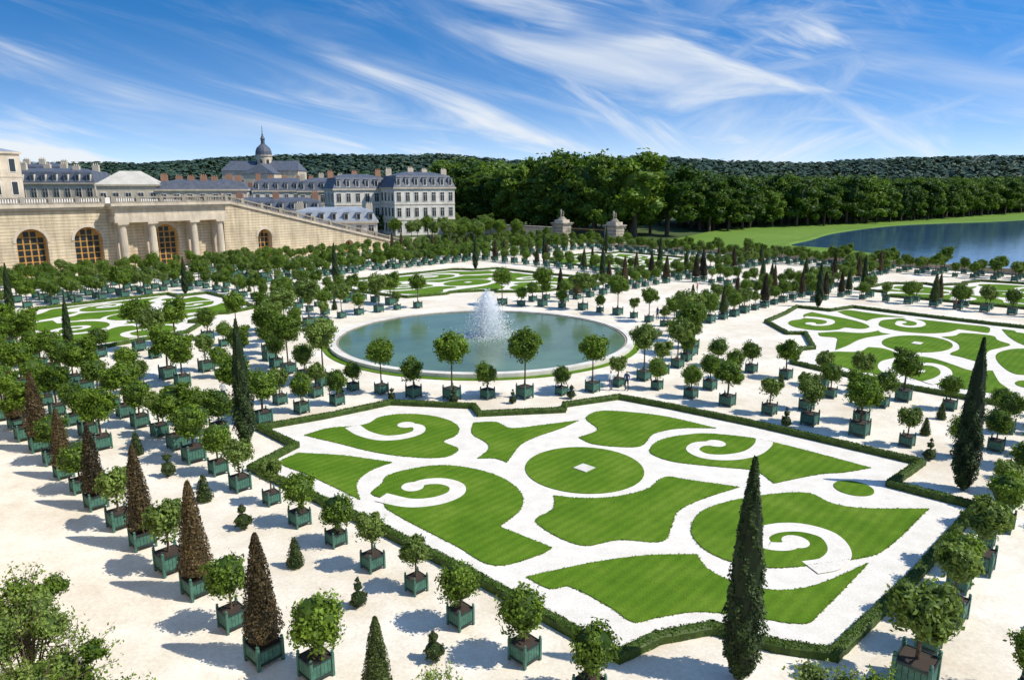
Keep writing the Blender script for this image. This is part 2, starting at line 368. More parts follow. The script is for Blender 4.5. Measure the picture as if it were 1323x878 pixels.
def parterre(tf,main=False):
    root=empty('parterre',(*G(*tf(1.505,1.95)),0))
    def fin(o):
        o.parent=root; o.matrix_parent_inverse.identity(); o.location=(-root.location.x,-root.location.y,0); return o
    hp=[tf(*q) for q in PAT['hedge']]
    fin(sheet('gravel_bed',[G(*q) for q in hp],.008,M['gravel']))
    tufts=MB()
    for k in PAT:
        if k[0]=='L':
            gp=[G(*tf(*q)) for q in smooth(PAT[k],sub=6)]
            fin(sheet('lawn_'+k[1:],gp,.05,M['lawn'],.06))
            if main:
                A=np.array(gp);B=np.roll(A,-1,0)
                for p,q in zip(A,B):
                    l=np.linalg.norm(q-p); N=int(l*26)+1; t=rng.uniform(0,1,N)[:,None]
                    P2=p+(q-p)*t+rng.normal(0,.025,(N,2)); P=np.concatenate([P2,np.full((N,1),.045)],1)
                    tufts.leaves(P,np.tile([0,0,1.],(N,1)),.055,0,rng.uniform(0,1,N),.9,.4)
    if main: fin(tufts.obj('grass_fringe',[M['lawn']]))
    for (a,b,ra,rb) in ((1.468,1.925,.213,.213),(.705,2.415,.062,.062)):
        fin(sheet('lawn_disc',[G(*tf(a+ra*math.cos(t),b+rb*math.sin(t))) for t in np.linspace(0,2*math.pi,40,endpoint=False)],.05,M['lawn'],.06))
    fin(sheet('stone_slab',[G(*tf(1.468+.028*i,1.925+.028*j)) for i,j in((-1,-1),(1,-1),(1,1),(-1,1))],.10,M['white'],.09))
    for k in ('cA','cB','cC','cD'):
        C=np.array(smooth(PAT[k],False,6,-2)); n=len(C)
        T_=np.gradient(C,axis=0); T_/=np.linalg.norm(T_,axis=1,keepdims=True)+1e-9; Nn=np.stack([-T_[:,1],T_[:,0]],1)
        w=np.linspace(.033,.022,n)[:,None]
        Lp=C+Nn*w; Rp=C-Nn*w
        v=[(*G(*tf(*q)),.056) for q in Lp]+[(*G(*tf(*q)),.056) for q in Rp]
        f=[(i,i+1,n+i+1,n+i) for i in range(n-1)]
        me=bpy.data.meshes.new('curl'); me.from_pydata(v,[],f); me.materials.append(M['gravel']); fin(link('gravel_curl',me))
        e=C[-1]; fin(sheet('curl_end',[G(*tf(e[0]+.038*math.cos(t),e[1]+.038*math.sin(t))) for t in np.linspace(0,2*math.pi,20,endpoint=False)],.060,M['gravel']))
    b=MB(); n=len(hp)
    for i in range(n):
        p=np.array(G(*hp[i]));q=np.array(G(*hp[(i+1)%n])); l=np.linalg.norm(q-p); d=(q-p)/l; nr=np.array([-d[1],d[0]])
        p=p-d*.15;l+=.3
        ns=max(2,int(l/.3)); rows=[(-.22,0),(-.24,.32),(-.14,.40),(.14,.40),(.24,.32),(.22,0)]
        v=[]
        for k in range(ns+1):
            c=p+d*l*k/ns
            for (o,z) in rows:
                oo=o+random.uniform(-.02,.02); v.append((c[0]+nr[0]*oo,c[1]+nr[1]*oo,z+(random.uniform(-.02,.02) if z else 0)))
        f=[(k*6+j,k*6+j+1,(k+1)*6+j+1,(k+1)*6+j) for k in range(ns) for j in range(5)]
        f.append(tuple(range(6)));f.append(tuple(ns*6+j for j in range(6)))
        b.add(v,f,0,[random.uniform(.2,.6) for _ in f])
        N=int(l*(170 if main else 25)); s_=rng.uniform(0,l,N); o=rng.uniform(-.25,.25,N); z=np.where(np.abs(o)>.2,rng.uniform(.05,.4,N),.41)
        P=np.stack([p[0]+d[0]*s_+nr[0]*o,p[1]+d[1]*s_+nr[1]*o,z],1)
        out=np.stack([nr[0]*o*4,nr[1]*o*4,np.full(N,.7)],1)
        b.leaves(P,out,.055 if main else .09,0,rng.uniform(.2,1,N),.8)
    fin(b.obj('box_hedge',[M['hedge']]))
    return hp
TF=[lambda a,b:(a,b),
    lambda a,b:(1.22+(a-1.505)*.9,5.0-(b-1.95)*1.36),
    lambda a,b:(5.38-(a-1.505)*.9,5.0-(b-1.95)*1.36),
    lambda a,b:(5.85-(a-1.505)*.85,1.98+(b-1.95)*1.0),
    lambda a,b:(1.22+(a-1.505)*.9,7.95+(b-1.95)*1.1),
    lambda a,b:(5.38-(a-1.505)*.9,7.95+(b-1.95)*1.1)]
rects=[]
for i,t in enumerate(TF):
    hp=parterre(t,i==0); xs=[q[0] for q in hp]; ys=[q[1] for q in hp]; rects.append((min(xs),max(xs),min(ys),max(ys)))
    for (a,b) in ((.549,1.263),(2.58,1.2),(.437,2.655)): put('cypress',*t(a,b),1.0 if i==0 else .85,0,i%2,0)
# ---------------- basin
BC=(3.316,3.214)
def ring(name,r0,r1,z0,z1,mat,parent,n=160,c=None):
    cx,cy=c if c else G(*BC); v=[];f=[]
    for (r,z) in ((r0,z0),(r0,z1),(r1,z1),(r1,z0)):
        for i in range(n):
            t=2*math.pi*i/n; v.append((cx+r*H*math.cos(t),cy+r*H*math.sin(t),z))
    for k in range(3):
        for i in range(n): f.append((k*n+i,(k+1)*n+i,(k+1)*n+(i+1)%n,k*n+(i+1)%n))
    me=bpy.data.meshes.new(name); me.from_pydata(v,[],f); me.materials.append(mat); return link(name,me,parent)
fb=empty('fountain_basin')
ring('grass_ring',.990,1.03,0,.06,M['lawn'],fb); ring('stone_rim',.945,.990,0,.42,M['white'],fb); ring('inner_step',.93,.945,0,.33,M['grey'],fb)
def watermat(name,c,bs_,sc):
    m,nt,bs,out=newmat(name); v=pos(nt); n=noise(nt,v,sc,4,.6); n2=noise(nt,v,.12,3)
    L(nt,ramp(nt,n2,[(.3,tuple(x*.8 for x in c)),(.7,tuple(x*1.3 for x in c))]),bs.inputs['Base Color'])
    bs.inputs['Roughness'].default_value=.06; bs.inputs['IOR'].default_value=1.33
    bump(nt,bs,n,bs_,.04); return m
M['water']=watermat('basin_water',(.10,.165,.10),.4,2.5)
M['lakew']=watermat('lake_water',(.04,.10,.17),.9,.5)
cx,cy=G(*BC)
sheet('water',[(cx+.935*H*math.cos(t),cy+.935*H*math.sin(t)) for t in np.linspace(0,2*math.pi,120,endpoint=False)],.27,M['water'],0,fb)
fo=MB(); N=14000
a=rng.uniform(0,2*np.pi,N); vh=np.abs(rng.normal(0,1.0,N))*1.2; vz=10.4*np.clip(1-.14*np.abs(rng.normal(0,1,N))-.12*vh,.35,1.0); tt=rng.uniform(0,1,N)*(2*vz/9.8)
P=np.stack([cx+vh*np.cos(a)*tt+.45*tt*tt,cy+vh*np.sin(a)*tt,.3+vz*tt-4.9*tt*tt],1)
P+=rng.normal(size=P.shape)*.12
fo.leaves(P,rng.normal(size=P.shape),.09,0,np.full(N,.5),1,.5)
P=np.stack([cx+.5+rng.normal(0,1.7,2000),cy+rng.normal(0,1.7,2000),.3+np.abs(rng.normal(0,.3,2000))],1); fo.leaves(P,rng.normal(size=P.shape),.08,0,np.full(2000,.5),1,.5)
m,nt,bs,out=newmat('spray'); bs.inputs['Base Color'].default_value=(.95,.96,.97,1); bs.inputs['Roughness'].default_value=.4
tp=nt.nodes.new('ShaderNodeBsdfTransparent'); tr=nt.nodes.new('ShaderNodeBsdfTranslucent'); tr.inputs[0].default_value=(.97,.98,1,1)
s1=nt.nodes.new('ShaderNodeMixShader'); s1.inputs[0].default_value=.5; L(nt,bs.outputs[0],s1.inputs[1]); L(nt,tr.outputs[0],s1.inputs[2])
s2=nt.nodes.new('ShaderNodeMixShader'); s2.inputs[0].default_value=.72; L(nt,tp.outputs[0],s2.inputs[1]); L(nt,s1.outputs[0],s2.inputs[2]); L(nt,s2.outputs[0],out.inputs[0])
fo.obj('fountain_spray',[m])

# ---------------- tree rows
def free(a,b,mg=.07):
    for (x0,x1,y0,y1) in rects:
        if x0-mg<a<x1+mg and y0-mg<b<y1+mg: return False
    if (a-BC[0])**2+(b-BC[1])**2<1.5**2: return False
    return -0.1<a<9.1 and .2<b<9.6
O='orange'
for k in range(24): put(O if k<4 else random.choice([O,'big']),1.487+.36*k,.62,1.0,0)
put('orange',1.19,.66,1,0,0); put('cone',1.03,.70,.82,0,3)
for k in range(24): put('cone',1.31+.36*k,.62,1.0,0,random.randint(0,2))
for k in range(-2,45): put('orange' if k<8 or k%3 else 'big',1.10+.183*k,1.0,.88 if k<8 else 1.05,0)
for k in range(8):
    a=1.045+.29*k
    if a<2.8: put('balls' if k in(0,1,3,5) else 'scone',a,.865,1,0)
for k in range(28): put('orange',.28,1.49+.155*k*2,1.15,0); put('scone' if k%3 else 'orange',.10,1.6+.31*k,.8,0)
for k in range(14): put('orange',.30,1.645+.31*k,.82,0)
for k in range(48):
    t=k*2*math.pi/48+.10
    a,b=BC[0]+1.35*math.cos(t),BC[1]+1.35*math.sin(t)
    ok=all(not(x0-.05<a<x1-.35 and y0-.05<b<y1+.05) for (x0,x1,y0,y1) in rects[1:]) 
    if ok: put('tall' if k%2==0 else 'orange',a,b,1.0 if k%2==0 else .92,0)
for k in range(5):
    t=math.radians(207+k*11.5); put('balls',BC[0]+1.43*math.cos(t),BC[1]+1.43*math.sin(t),.85,.05)
def brow(b,a0,a1,st,kinds,skip=.04,sc=1.0):
    k=0;a=a0
    while a<a1:
        if free(a,b) and random.random()>skip: put(kinds[k%len(kinds)],a,b,sc)
        k+=1;a+=st
def arow(a,b0,b1,st,kinds,skip=.04,sc=1.0):
    k=0;b=b0
    while b<b1:
        if free(a,b) and random.random()>skip: put(kinds[k%len(kinds)],a,b,sc)
        k+=1;b+=st
brow(.81,2.75,9,.2,[O,'big',O]); 
for b in (2.98,3.62): brow(b,.5,9,.19,[O,O,'big'],sc=.95)
for b in (2.88,3.72): brow(b,.6,9,.27,['balls','scone'],sc=.9)
for b in (3.16,3.44): brow(b,.2,9,.24,[O,O,'scone'],.15,sc=.9)
for b in (6.7,6.88): brow(b,.2,9,.185,[O,O,O,'cone'])
for b in (9.05,9.25,9.45): brow(b,0,9,.185,[O,O,'big'])
for a in (2.78,2.97): arow(a,1.18,2.7,.19,[O,'big',O],.06)
for a in (3.62,3.82): arow(a,1.18,2.0,.2,[O,'big'],.06)
for a in (4.35,4.6): arow(a,1.1,2.9,.21,['big',O,'tall'],.06)
for a in (2.3,2.5,2.75,3.9,4.1): arow(a,4.4,9.4,.185,[O,O,O,'cone'],.06)
for a in (6.95,7.1,7.3,7.5,7.85,8.1,8.4,8.65,8.85): arow(a,.9,9.5,.19,[O,O,O,'big' if a<7.4 else O],.06)
arow(.02,4,9,.25,[O])

# ---------------- east wing of the orangery
def W(s,z,o): 
    x,y=G(9.2,0); return (x+E2[0]*s-E1[0]*o, y+E2[1]*s-E1[1]*o, z)
BW=MB()
def facade(b,s0,s1,top,ops,o=0,m=0,depth=1.4,wm=1,gm=2):
    cur=s0
    def quad(sa,za,sb,zb,o_=None):
        oo=o if o_ is None else o_
        b.add([W(sa,za,oo),W(sb,zb,oo),W(sb,top(sb),oo),W(sa,top(sa),oo)],[(0,1,2,3)],m)
    for (c,w,hs) in ops:
        l,r=c-w/2,c+w/2
        quad(cur,0,l,0); pts=[]
        for i in range(15):
            t=math.pi*(1-i/14); pts.append((c+w/2*math.cos(t),hs+w/2*math.sin(t)))
        for i in range(14): quad(pts[i][0],pts[i][1],pts[i+1][0],pts[i+1][1])
        prof=[(l,0)]+pts+[(r,0)]
        v=[W(s,z,o) for s,z in prof]+[W(s,z,o-depth) for s,z in prof]; n=len(prof)
        b.add(v,[(i,i+1,n+i+1,n+i) for i in range(n-1)],m)
        b.add([W(s,z,o-depth) for s,z in prof],[tuple(range(n))],wm)
        v=[]
        for (s,z) in pts:
            d=np.array([s-c,z-hs])/(w/2); v+= [W(s,z,o+.12),W(s+d[0]*.5,z+d[1]*.5,o+.12),W(s+d[0]*.5,z+d[1]*.5,o)]
        b.add(v,[(3*i+j,3*i+j+1,3*i+j+4,3*i+j+3) for i in range(14) for j in(0,1)],3)
        nc=4 if w>4 else 3; pw=(w-.5)/nc; ph=1.15
        z=.5
        while z<hs+w/2-.6:
            for j in range(nc):
                s=l+.25+pw*(j+.5); ztop=hs+math.sqrt(max(0,(w/2)**2-(abs(s-c)+pw/2)**2)) if z+ph>hs else 99
                zt=min(z+ph-.22,ztop-.2)
                if zt>z+.3: b.add([W(s-pw*.38,z,o-depth+.06),W(s+pw*.38,z,o-depth+.06),W(s+pw*.38,zt,o-depth+.06),W(s-pw*.38,zt,o-depth+.06)],[(0,1,2,3)],gm)
            z+=ph
        cur=r
    quad(cur,0,s1,0)
def wbox(b,s0,s1,z0,z1,o0,o1,m):
    v=[W(s,z,o) for z in(z0,z1) for s,o in((s0,o0),(s1,o0),(s1,o1),(s0,o1))]
    b.add(v,[(3,2,1,0),(4,5,6,7),(0,1,5,4),(1,2,6,5),(2,3,7,6),(3,0,4,7)],m)
S0=-20;SE=4.22*H
ops=[(8,5,6.4),(17,5,6.4),(26,5,6.4),(35.2,5,6.4),(44.7,5,6.4),(59.4,5,6.4)]
facade(BW,S0,SE,lambda s:12.2,ops,depth=1.3)
wbox(BW,S0,SE+.3,12.2,12.7,-1.5,.5,3); wbox(BW,S0,SE+.3,12.7,13.3,-1.5,.9,3)
pc=[50.2,55.8,64.2,69.8]
for s in pc:
    x,y,_=W(s,0,2.4)
    BW.box((x,y,.6),(2.1,2.1,1.2),3,HG)
    BW.lathe((x,y,1.2),[(.95,0),(.95,.25),(.82,.35),(.80,3),(.70,7.3),(.72,7.5),(.85,7.8),(.95,8.0)],16,3)
    BW.box((x,y,9.4),(2.0,2.0,.4),3,HG)
    wbox(BW,s-.8,s+.8,0,9.4,-.1,.35,3)
wbox(BW,48.7,71.3,9.6,10.9,-.3,3.3,3); wbox(BW,48.9,71.1,10.9,12.3,-.3,3.1,3); wbox(BW,48.4,71.6,12.3,12.85,-.3,3.7,3); wbox(BW,48.1,71.9,12.85,13.35,-.3,4.1,3)
def balustrade(b,s0,s1,z,o,m=4,zf=None):
    zf=zf or (lambda s:z); s=s0
    while s<s1-.01:
        e=min(s+4.5,s1); 
        v=[W(q,zf(q)+k,oo) for k in(0,.35) for q,oo in((s,o+.25),(e,o+.25),(e,o-.25),(s,o-.25))]
        F=[(3,2,1,0),(4,5,6,7),(0,1,5,4),(1,2,6,5),(2,3,7,6),(3,0,4,7)]
        b.add(v,F,m); b.add([(x,y,zz+(1.0 if i<4 else .95)) for i,(x,y,zz) in enumerate(v)],F,m)
        wbox(b,s,s+.7,zf(s)+.1,zf(s)+1.42,o-.3,o+.3,m)
        q=s+.95
        while q<e-.1:
            x,y,_=W(q,0,o); b.cyl((x,y,zf(q)+.35),(x,y,zf(q)+1.0),.12,.09,5,m); q+=.42
        s=e
balustrade(BW,S0,48,13.3,.5); balustrade(BW,48.3,71.7,13.35,3.6)
wbox(BW,S0,SE,12.9,13.28,-70,-1.5,5); wbox(BW,SE-.5,SE,0,12.9,-70,-1.4,0)
BW.obj('orangery_wing',[M['stone'],M['wood'],M['glass'],M['plain'],M['grey'],M['sand']])
ST=MB(); SS=7.3*H
topf=lambda s:max(.3,13.2*(SS-s)/(SS-SE))
facade(ST,SE,SS,lambda s:topf(s),[(4.78*H,3.4,5.2),(6.12*H,2.6,1.9)],.35)
n=60
for i in range(n):
    s0=SE+(SS-SE)*i/n; s1=SE+(SS-SE)*(i+1)/n; z=topf(s1)
    wbox(ST,s0,s1,0,z-.15,-20,-1.2,0)
v=[]
for s in (SE,SS):
    for (z,o) in((0,.7),(.45,.7),(.45,-.9),(0,-.9)): v.append(W(s,topf(s)+z,o))
ST.add(v,[(0,1,5,4),(1,2,6,5),(2,3,7,6),(3,0,4,7),(0,1,2,3),(4,5,6,7)],3)
balustrade(ST,SE,SS,0,0,4,lambda s:topf(s)+.45)
balustrade(ST,SE,SS,0,-19.5,4,lambda s:topf(s)+.1)
wbox(ST,SS,SS+2.2,0,2.6,-.9,.9,3)
ST.obj('hundred_steps_staircase',[M['stone'],M['wood'],M['glass'],M['plain'],M['grey']])
TB=MB()
def gbox(b,a0,a1,b0,b1,z0,z1,m):
    P=[G(a0,b0),G(a1,b0),G(a1,b1),G(a0,b1)]
    b.add([(x,y,z0) for x,y in P]+[(x,y,z1) for x,y in P],[(3,2,1,0),(4,5,6,7),(0,1,5,4),(1,2,6,5),(2,3,7,6),(3,0,4,7)],m)
gbox(TB,-1,9.2,-3,-.02,0,15.2,0); TB.obj('terrace',[M['stone']])

# ---------------- parapet + gate pillars on south edge
PW=MB(); 
for i in range(30):
    a0=6.85-i*.3; gbox(PW,a0-.3,a0,9.72,9.76,0,.95,0); gbox(PW,a0-.3,a0,9.705,9.775,.95,1.15,1); gbox(PW,a0-.04,a0,9.70,9.78,0,1.3,1)
PW.obj('parapet_wall',[M['plain'],M['grey']])
def figure(name,loc,rz,s,mats,pose=0):
    root=empty(name,loc,rz); root.scale=(s,s,s)
    J={'pel':(0,0,.95,.13),'ch':(0,.0,1.3,.15),'nk':(0,0,1.48,.06),'hd':(0,.02,1.6,.085),'ht':(0,.01,1.7,.075),
       'hl':(.1,0,.9,.09),'kl':(.11,.06,.5,.06),'al':(.11,-.04 if pose else .0,.1,.045),'fl':(.11,.13,.04,.04),
       'hr':(-.1,0,.9,.09),'kr':(-.11,-.02,.5,.06),'ar':(-.11,-.12 if pose else .0,.1,.045),'fr':(-.11,.06,.04,.04),
       'sl':(.19,0,1.42,.06),'el':(.25,-.03,1.15,.042),'wl':(.25,.08,.93,.032),'ml':(.25,.12,.85,.03),
       'sr':(-.19,0,1.42,.06),'er':(-.25,-.02,1.15,.042),'wr':(-.22,.14 if pose else .03,.95,.032),'mr':(-.21,.18 if pose else .05,.87,.03)}
    E=[('pel','ch'),('ch','nk'),('nk','hd'),('hd','ht'),('pel','hl'),('hl','kl'),('kl','al'),('al','fl'),('pel','hr'),('hr','kr'),('kr','ar'),('ar','fr'),('ch','sl'),('sl','el'),('el','wl'),('wl','ml'),('ch','sr'),('sr','er'),('er','wr'),('wr','mr')]
    ks=list(J); me=bpy.data.meshes.new('body'); me.from_pydata([J[k][:3] for k in ks],[(ks.index(a),ks.index(b)) for a,b in E],[])
    o=link('body',me,root); md=o.modifiers.new('skin','SKIN')
    for i,k in enumerate(ks):
        r=J[k][3]; me.skin_vertices[0].data[i].radius=(r,r*.8 if k in('pel','ch') else r)
    me.skin_vertices[0].data[0].use_root=True
    sb=o.modifiers.new('sub','SUBSURF'); sb.levels=1; sb.render_levels=1
    me.materials.append(mats)
    return root
def clothes(name,top,leg):
    m,nt,bs,out=newmat(name); tc=nt.nodes.new('ShaderNodeTexCoord'); s=nt.nodes.new('ShaderNodeSeparateXYZ'); L(nt,tc.outputs['Object'],s.inputs[0])
    c=mix(nt,math_(nt,'GREATER_THAN',s.outputs[2],.98),leg,top)
    c=mix(nt,math_(nt,'GREATER_THAN',s.outputs[2],1.5),c,(.45,.28,.2)); c=mix(nt,math_(nt,'GREATER_THAN',s.outputs[2],1.66),c,(.05,.03,.02))
    c=mix(nt,math_(nt,'LESS_THAN',s.outputs[2],.08),c,(.03,.03,.03))
    L(nt,c,bs.inputs['Base Color']); bs.inputs['Roughness'].default_value=.8; return m
C1=clothes('clothes_blue',(.05,.08,.2),(.03,.03,.05)); C2=clothes('clothes_white',(.7,.7,.68),(.08,.1,.18)); C3=clothes('clothes_red',(.4,.06,.05),(.1,.09,.08))
for (a,b,c,r) in ((1.99,2.81,C2,.5),(1.93,2.86,C1,2.5),(1.32,6.64,C3,1),(1.30,6.70,C1,3),(3.2,1.4,C2,0),(2.85,4.6,C1,2),(3.3,6,C3,1)):
    x,y=G(a,b); figure('person',(x,y,.01),r,1,c,1)
for a in (6.95,8.07):
    b=MB(); x,y=G(a,9.78)
    b.box((0,0,.5),(4.6,4.6,1.0),0); b.box((0,0,3.1),(3.8,3.8,4.2),0); 
    for z in (1.6,2.5,3.4,4.3): b.box((0,0,z),(4.0,4.0,.6),1)
    b.box((0,0,5.4),(4.5,4.5,.4),1); b.box((0,0,5.75),(5.0,5.0,.3),1); b.box((0,0,6.3),(3.2,3.2,.8),0)
    root=empty('gate_pillar',(x,y,0),HG)
    b.obj('pier',[M['plain'],M['grey']],root)
    st=MB(); st.lathe((0,0,6.7),[(1.4,0),(1.2,.3),(.9,.6),(.6,.9)],10,0,.5,.15); st.obj('rock_base',[M['grey']],root)
    for (dx,r,sc) in((-.5,0,1.7),(.5,1.2,1.35)):
        fg=figure('statue_figure',(dx,0,7.0),r,sc,M['grey'],1); fg.parent=root
g=MB(); a=7.1
while a<7.93:
    x,y=G(a,9.78); g.cyl((x,y,0),(x,y,4.2),.04,.04,4,0); g.lathe((x,y,4.2),[(.07,0),(.01,.3)],4,1); a+=.02
gbox(g,7.07,7.95,9.777,9.783,.6,.75,0); gbox(g,7.07,7.95,9.777,9.783,3.6,3.75,0)
g.obj('iron_gate',[M['iron'],M['gold']])
w=MB(); gbox(w,8.25,13,9.75,9.82,0,4,0); gbox(w,8.25,13,9.73,9.84,4,4.4,1); w.obj('boundary_wall',[M['plain'],M['grey']])

# ---------------- buildings
def building(name,x,y,z,rz,w,d,h,st,bays,rh,wall,roof,base=0,mans=True,chim=4,dorm=True,ped=False,inset=None):
    root=empty(name,(x,y,z),rz)
    b=MB(); b.box((0,0,h/2),(w,d,h),0)
    b.box((0,0,h+.25),(w+.9,d+.9,.5),1); b.obj('walls',[M[wall],M['plain']],root)
    for k in range(1,st):
        c=MB(); c.box((0,0,h*k/st),(w+.25,d+.25,.25),0); c.obj('string_course',[M['plain']],root)
    g=MB(); fh=h/st
    for fl in range(st):
        for sx,ln,off in ((0,w,d/2),(1,d,w/2)):
            nb=bays if sx==0 else max(2,int(bays*d/w))
            for k in range(nb):
                q=-ln/2+ln*(k+.5)/nb; ww=min(1.4,ln/nb*.42); wh=fh*.55; zc=fh*(fl+.5)
                for sg in(-1,1):
                    for (ex,th,mm) in((.22,.10,1),(0,.16,0)):
                        if sx==0: g.box((q,sg*off,zc),(ww+ex*2,th*2,wh+ex*2),mm)
                        else: g.box((sg*off,q,zc),(th*2,ww+ex*2,wh+ex*2),mm)
                    if sx==0: g.box((q,sg*off,zc),(.08,.38,wh),1); g.box((q,sg*off,zc+wh*.2),(ww,.36,.08),1)
    g.obj('windows',[M['glass'],M['white']],root)
    r=MB(); i1=inset or (1.6 if mans else min(w,d)/2-.1)
    hw,hd=w/2+.3,d/2+.3; lv=[(hw,hd,h+.5),(hw-i1,hd-i1,h+.5+rh*(.75 if mans else 1))]
    if mans: k=min(hw,hd)-.3; lv.append((hw-k,hd-k,h+.5+rh))
    v=[(i*a,j*b_,z_) for a,b_,z_ in lv for i,j in((-1,-1),(1,-1),(1,1),(-1,1))]
    f=[(4*l+q,4*l+(q+1)%4,4*l+4+(q+1)%4,4*l+4+q) for l in range(len(lv)-1) for q in range(4)]; n=4*(len(lv)-1); f.append((n,n+1,n+2,n+3))
    r.add(v,f,0)
    r.obj('roof',[M[roof]],root)
    if dorm:
        q=MB()
        for k in range(bays):
            xx=-w/2+w*(k+.5)/bays
            for sg in(-1,1):
                q.box((xx,sg*(hd-.9),h+.5+rh*.35),(1.3,1.4,rh*.5),0); q.box((xx,sg*(hd-.15),h+.5+rh*.35),(.8,.16,rh*.36),1); q.box((xx,sg*(hd-.8),h+.5+rh*.62),(1.6,1.6,.15),2)
        q.obj('dormers',[M['white'],M['glass'],M['slate']],root)
    if chim:
        q=MB()
        for k in range(chim):
            xx=-w*.42+w*.84*(k/(max(1,chim-1)))+random.uniform(-.6,.6); yy=random.uniform(-.2,.2)*d; hh=random.uniform(-.5,.4)
            q.box((xx,yy,h+rh+.4+hh/2),(2.0,1.0,2.6+hh),0)
            for e in(-.6,0,.6): q.cyl((xx+e,yy,h+rh+1.5+hh),(xx+e,yy,h+rh+2.2+hh),.18,.15,6,0)
        q.obj('chimneys',[M['brick'] if chim%2 else M['cream']],root)
    return root
building('white_townhouse',-33,254,0,.5,22,14,15.5,3,7,5.2,'white','slate',chim=4)
building('white_townhouse',-55,258,0,.5,20,13,15,3,6,5.0,'white','slate',chim=3)
building('slate_roof_house',-72,290,0,.3,26,14,14,3,7,5,'cream','slate',chim=4)
building('slate_roof_house',-95,305,0,.35,26,14,14,3,7,5,'white','slate',chim=5)
building('grey_roof_house',-52,212,0,.2,24,10,6,2,7,4,'white','zinc',chim=2)
building('grey_roof_house',-74,228,0,.2,28,10,8.5,2,8,4,'white','slate',chim=3)
building('white_house',-20,330,0,.3,30,14,13,3,8,4,'white','zinc',chim=3)
building('chateau_pavilion',-142,196,13,-.5,13,13,12,2,3,1.2,'cream','zinc',mans=False,chim=2,dorm=False,inset=4)
building('mansard_building',-147,235,6,.1,30,14,11.0,2,9,4.5,'cream','slate',chim=6)
building('pale_hall',-118,226,7.5,.3,17,12,9.0,1,5,4,'cream','paleroof',mans=False,chim=0,dorm=False)
building('chimney_row_house',-98,232,6,.3,26,12,9,2,7,3,'cream','slate',chim=7,dorm=False)
building('mansard_building',-175,262,8,.1,34,14,11.0,2,9,5,'cream','slate',chim=6)
cr=empty('domed_cathedral',(-152,450,0))
b=MB(); b.box((0,0,12.5),(46,18,25),0); b.box((4,0,11.5),(18,46,23),0); b.obj('walls',[M['cream']],cr)
b=MB()
for (w_,d_,h0) in ((46,18,25),(18,46,23)):
    hw,hd=w_/2+.5,d_/2+.5; z=h0+.02
    if w_>d_: v=[(-hw,-hd,z),(hw,-hd,z),(hw,hd,z),(-hw,hd,z),(-hw+3,0,z+6),(hw-3,0,z+6)]; f=[(0,1,5,4),(2,3,4,5),(3,0,4),(1,2,5)]
    else: v=[(-hw+4,-hd,z),(hw+4,-hd,z),(hw+4,hd,z),(-hw+4,hd,z),(4,-hd+3,z+6),(4,hd-3,z+6)]; f=[(1,2,5,4),(3,0,4,5),(0,1,4),(2,3,5)]
    b.add(v,f,0)
b.obj('roof',[M['slate']],cr)
b=MB(); b.lathe((0,0,25),[(4.9,0),(4.9,8.5),(5.4,8.8),(5.4,9.4)],16,1); b.lathe((0,0,34.4),[(4.9,0),(4.7,2.1),(3.9,4.2),(2.4,5.7),(1.4,6.4)],16,0)
b.lathe((0,0,40.6),[(1.6,0),(1.6,.4),(1.2,.5),(1.2,3),(1.6,3.3),(1.0,4.2),(.5,5.5),(.5,6),(.25,6.6),(.12,11)],10,0)
for k in range(8):
    t=k*math.pi/4; b.box((4.9*math.cos(t),4.9*math.sin(t),29.5),(.5,1.3,4.4),2,t)
b.obj('dome',[M['slate'],M['cream'],M['glass']],cr)
for i in range(30):
    yy=random.uniform(330,560); building('town_house',random.uniform(-.72,-.12)*yy,yy,0,random.uniform(0,.7),random.uniform(16,30),12,random.uniform(9,13),3,6,4.5,random.choice(['cream','white']),random.choice(['slate','slate','zinc','paleroof']),chim=3)

# ---------------- forest
def deciduous(i):
    b=MB(); h=22
    b.cyl((0,0,-.5),(.3,0,9),.5,.38,8,0); b.cyl((.3,0,9),(0,.3,17),.38,.12,7,0)
    for k in range(8):
        a=k*2.4+i; z=4+k*1.2; b.cyl((.2,0,z),(4.2*math.cos(a),4.2*math.sin(a),z+4.5),.2,.06,5,0)
    w_=1+.25*(i%2)
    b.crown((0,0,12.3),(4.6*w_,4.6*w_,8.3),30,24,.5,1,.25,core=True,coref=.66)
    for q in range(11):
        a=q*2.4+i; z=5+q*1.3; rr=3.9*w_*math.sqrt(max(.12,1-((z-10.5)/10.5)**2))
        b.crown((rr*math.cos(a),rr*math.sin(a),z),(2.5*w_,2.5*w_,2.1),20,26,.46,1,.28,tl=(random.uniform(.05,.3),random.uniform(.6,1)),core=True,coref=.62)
    return b.mesh('deciduous_tree_mesh',[M['bark'],M['forest']])
FT=[deciduous(i) for i in range(5)]
def ftree(par,x,y,s,wd=1.0):
    link('deciduous_tree',random.choice(FT),par,(x,y,0),random.uniform(0,6.28),(s*wd*random.uniform(.9,1.2),s*wd*random.uniform(.9,1.2),s))
wood=empty('distant_woodland')
pl=[(-24,325,1.26),(8,270,1.15),(26,240,1.26),(34,234,1.24),(52,243,1.04),(97,288,.95),(150,318,.93),(201,352,.9),(331,460,.98),(560,640,1.1)]
def seg(t):
    n=len(pl)-1; i=min(n-1,int(t)); u=t-i; return [pl[i][k]*(1-u)+pl[i+1][k]*u for k in range(3)]
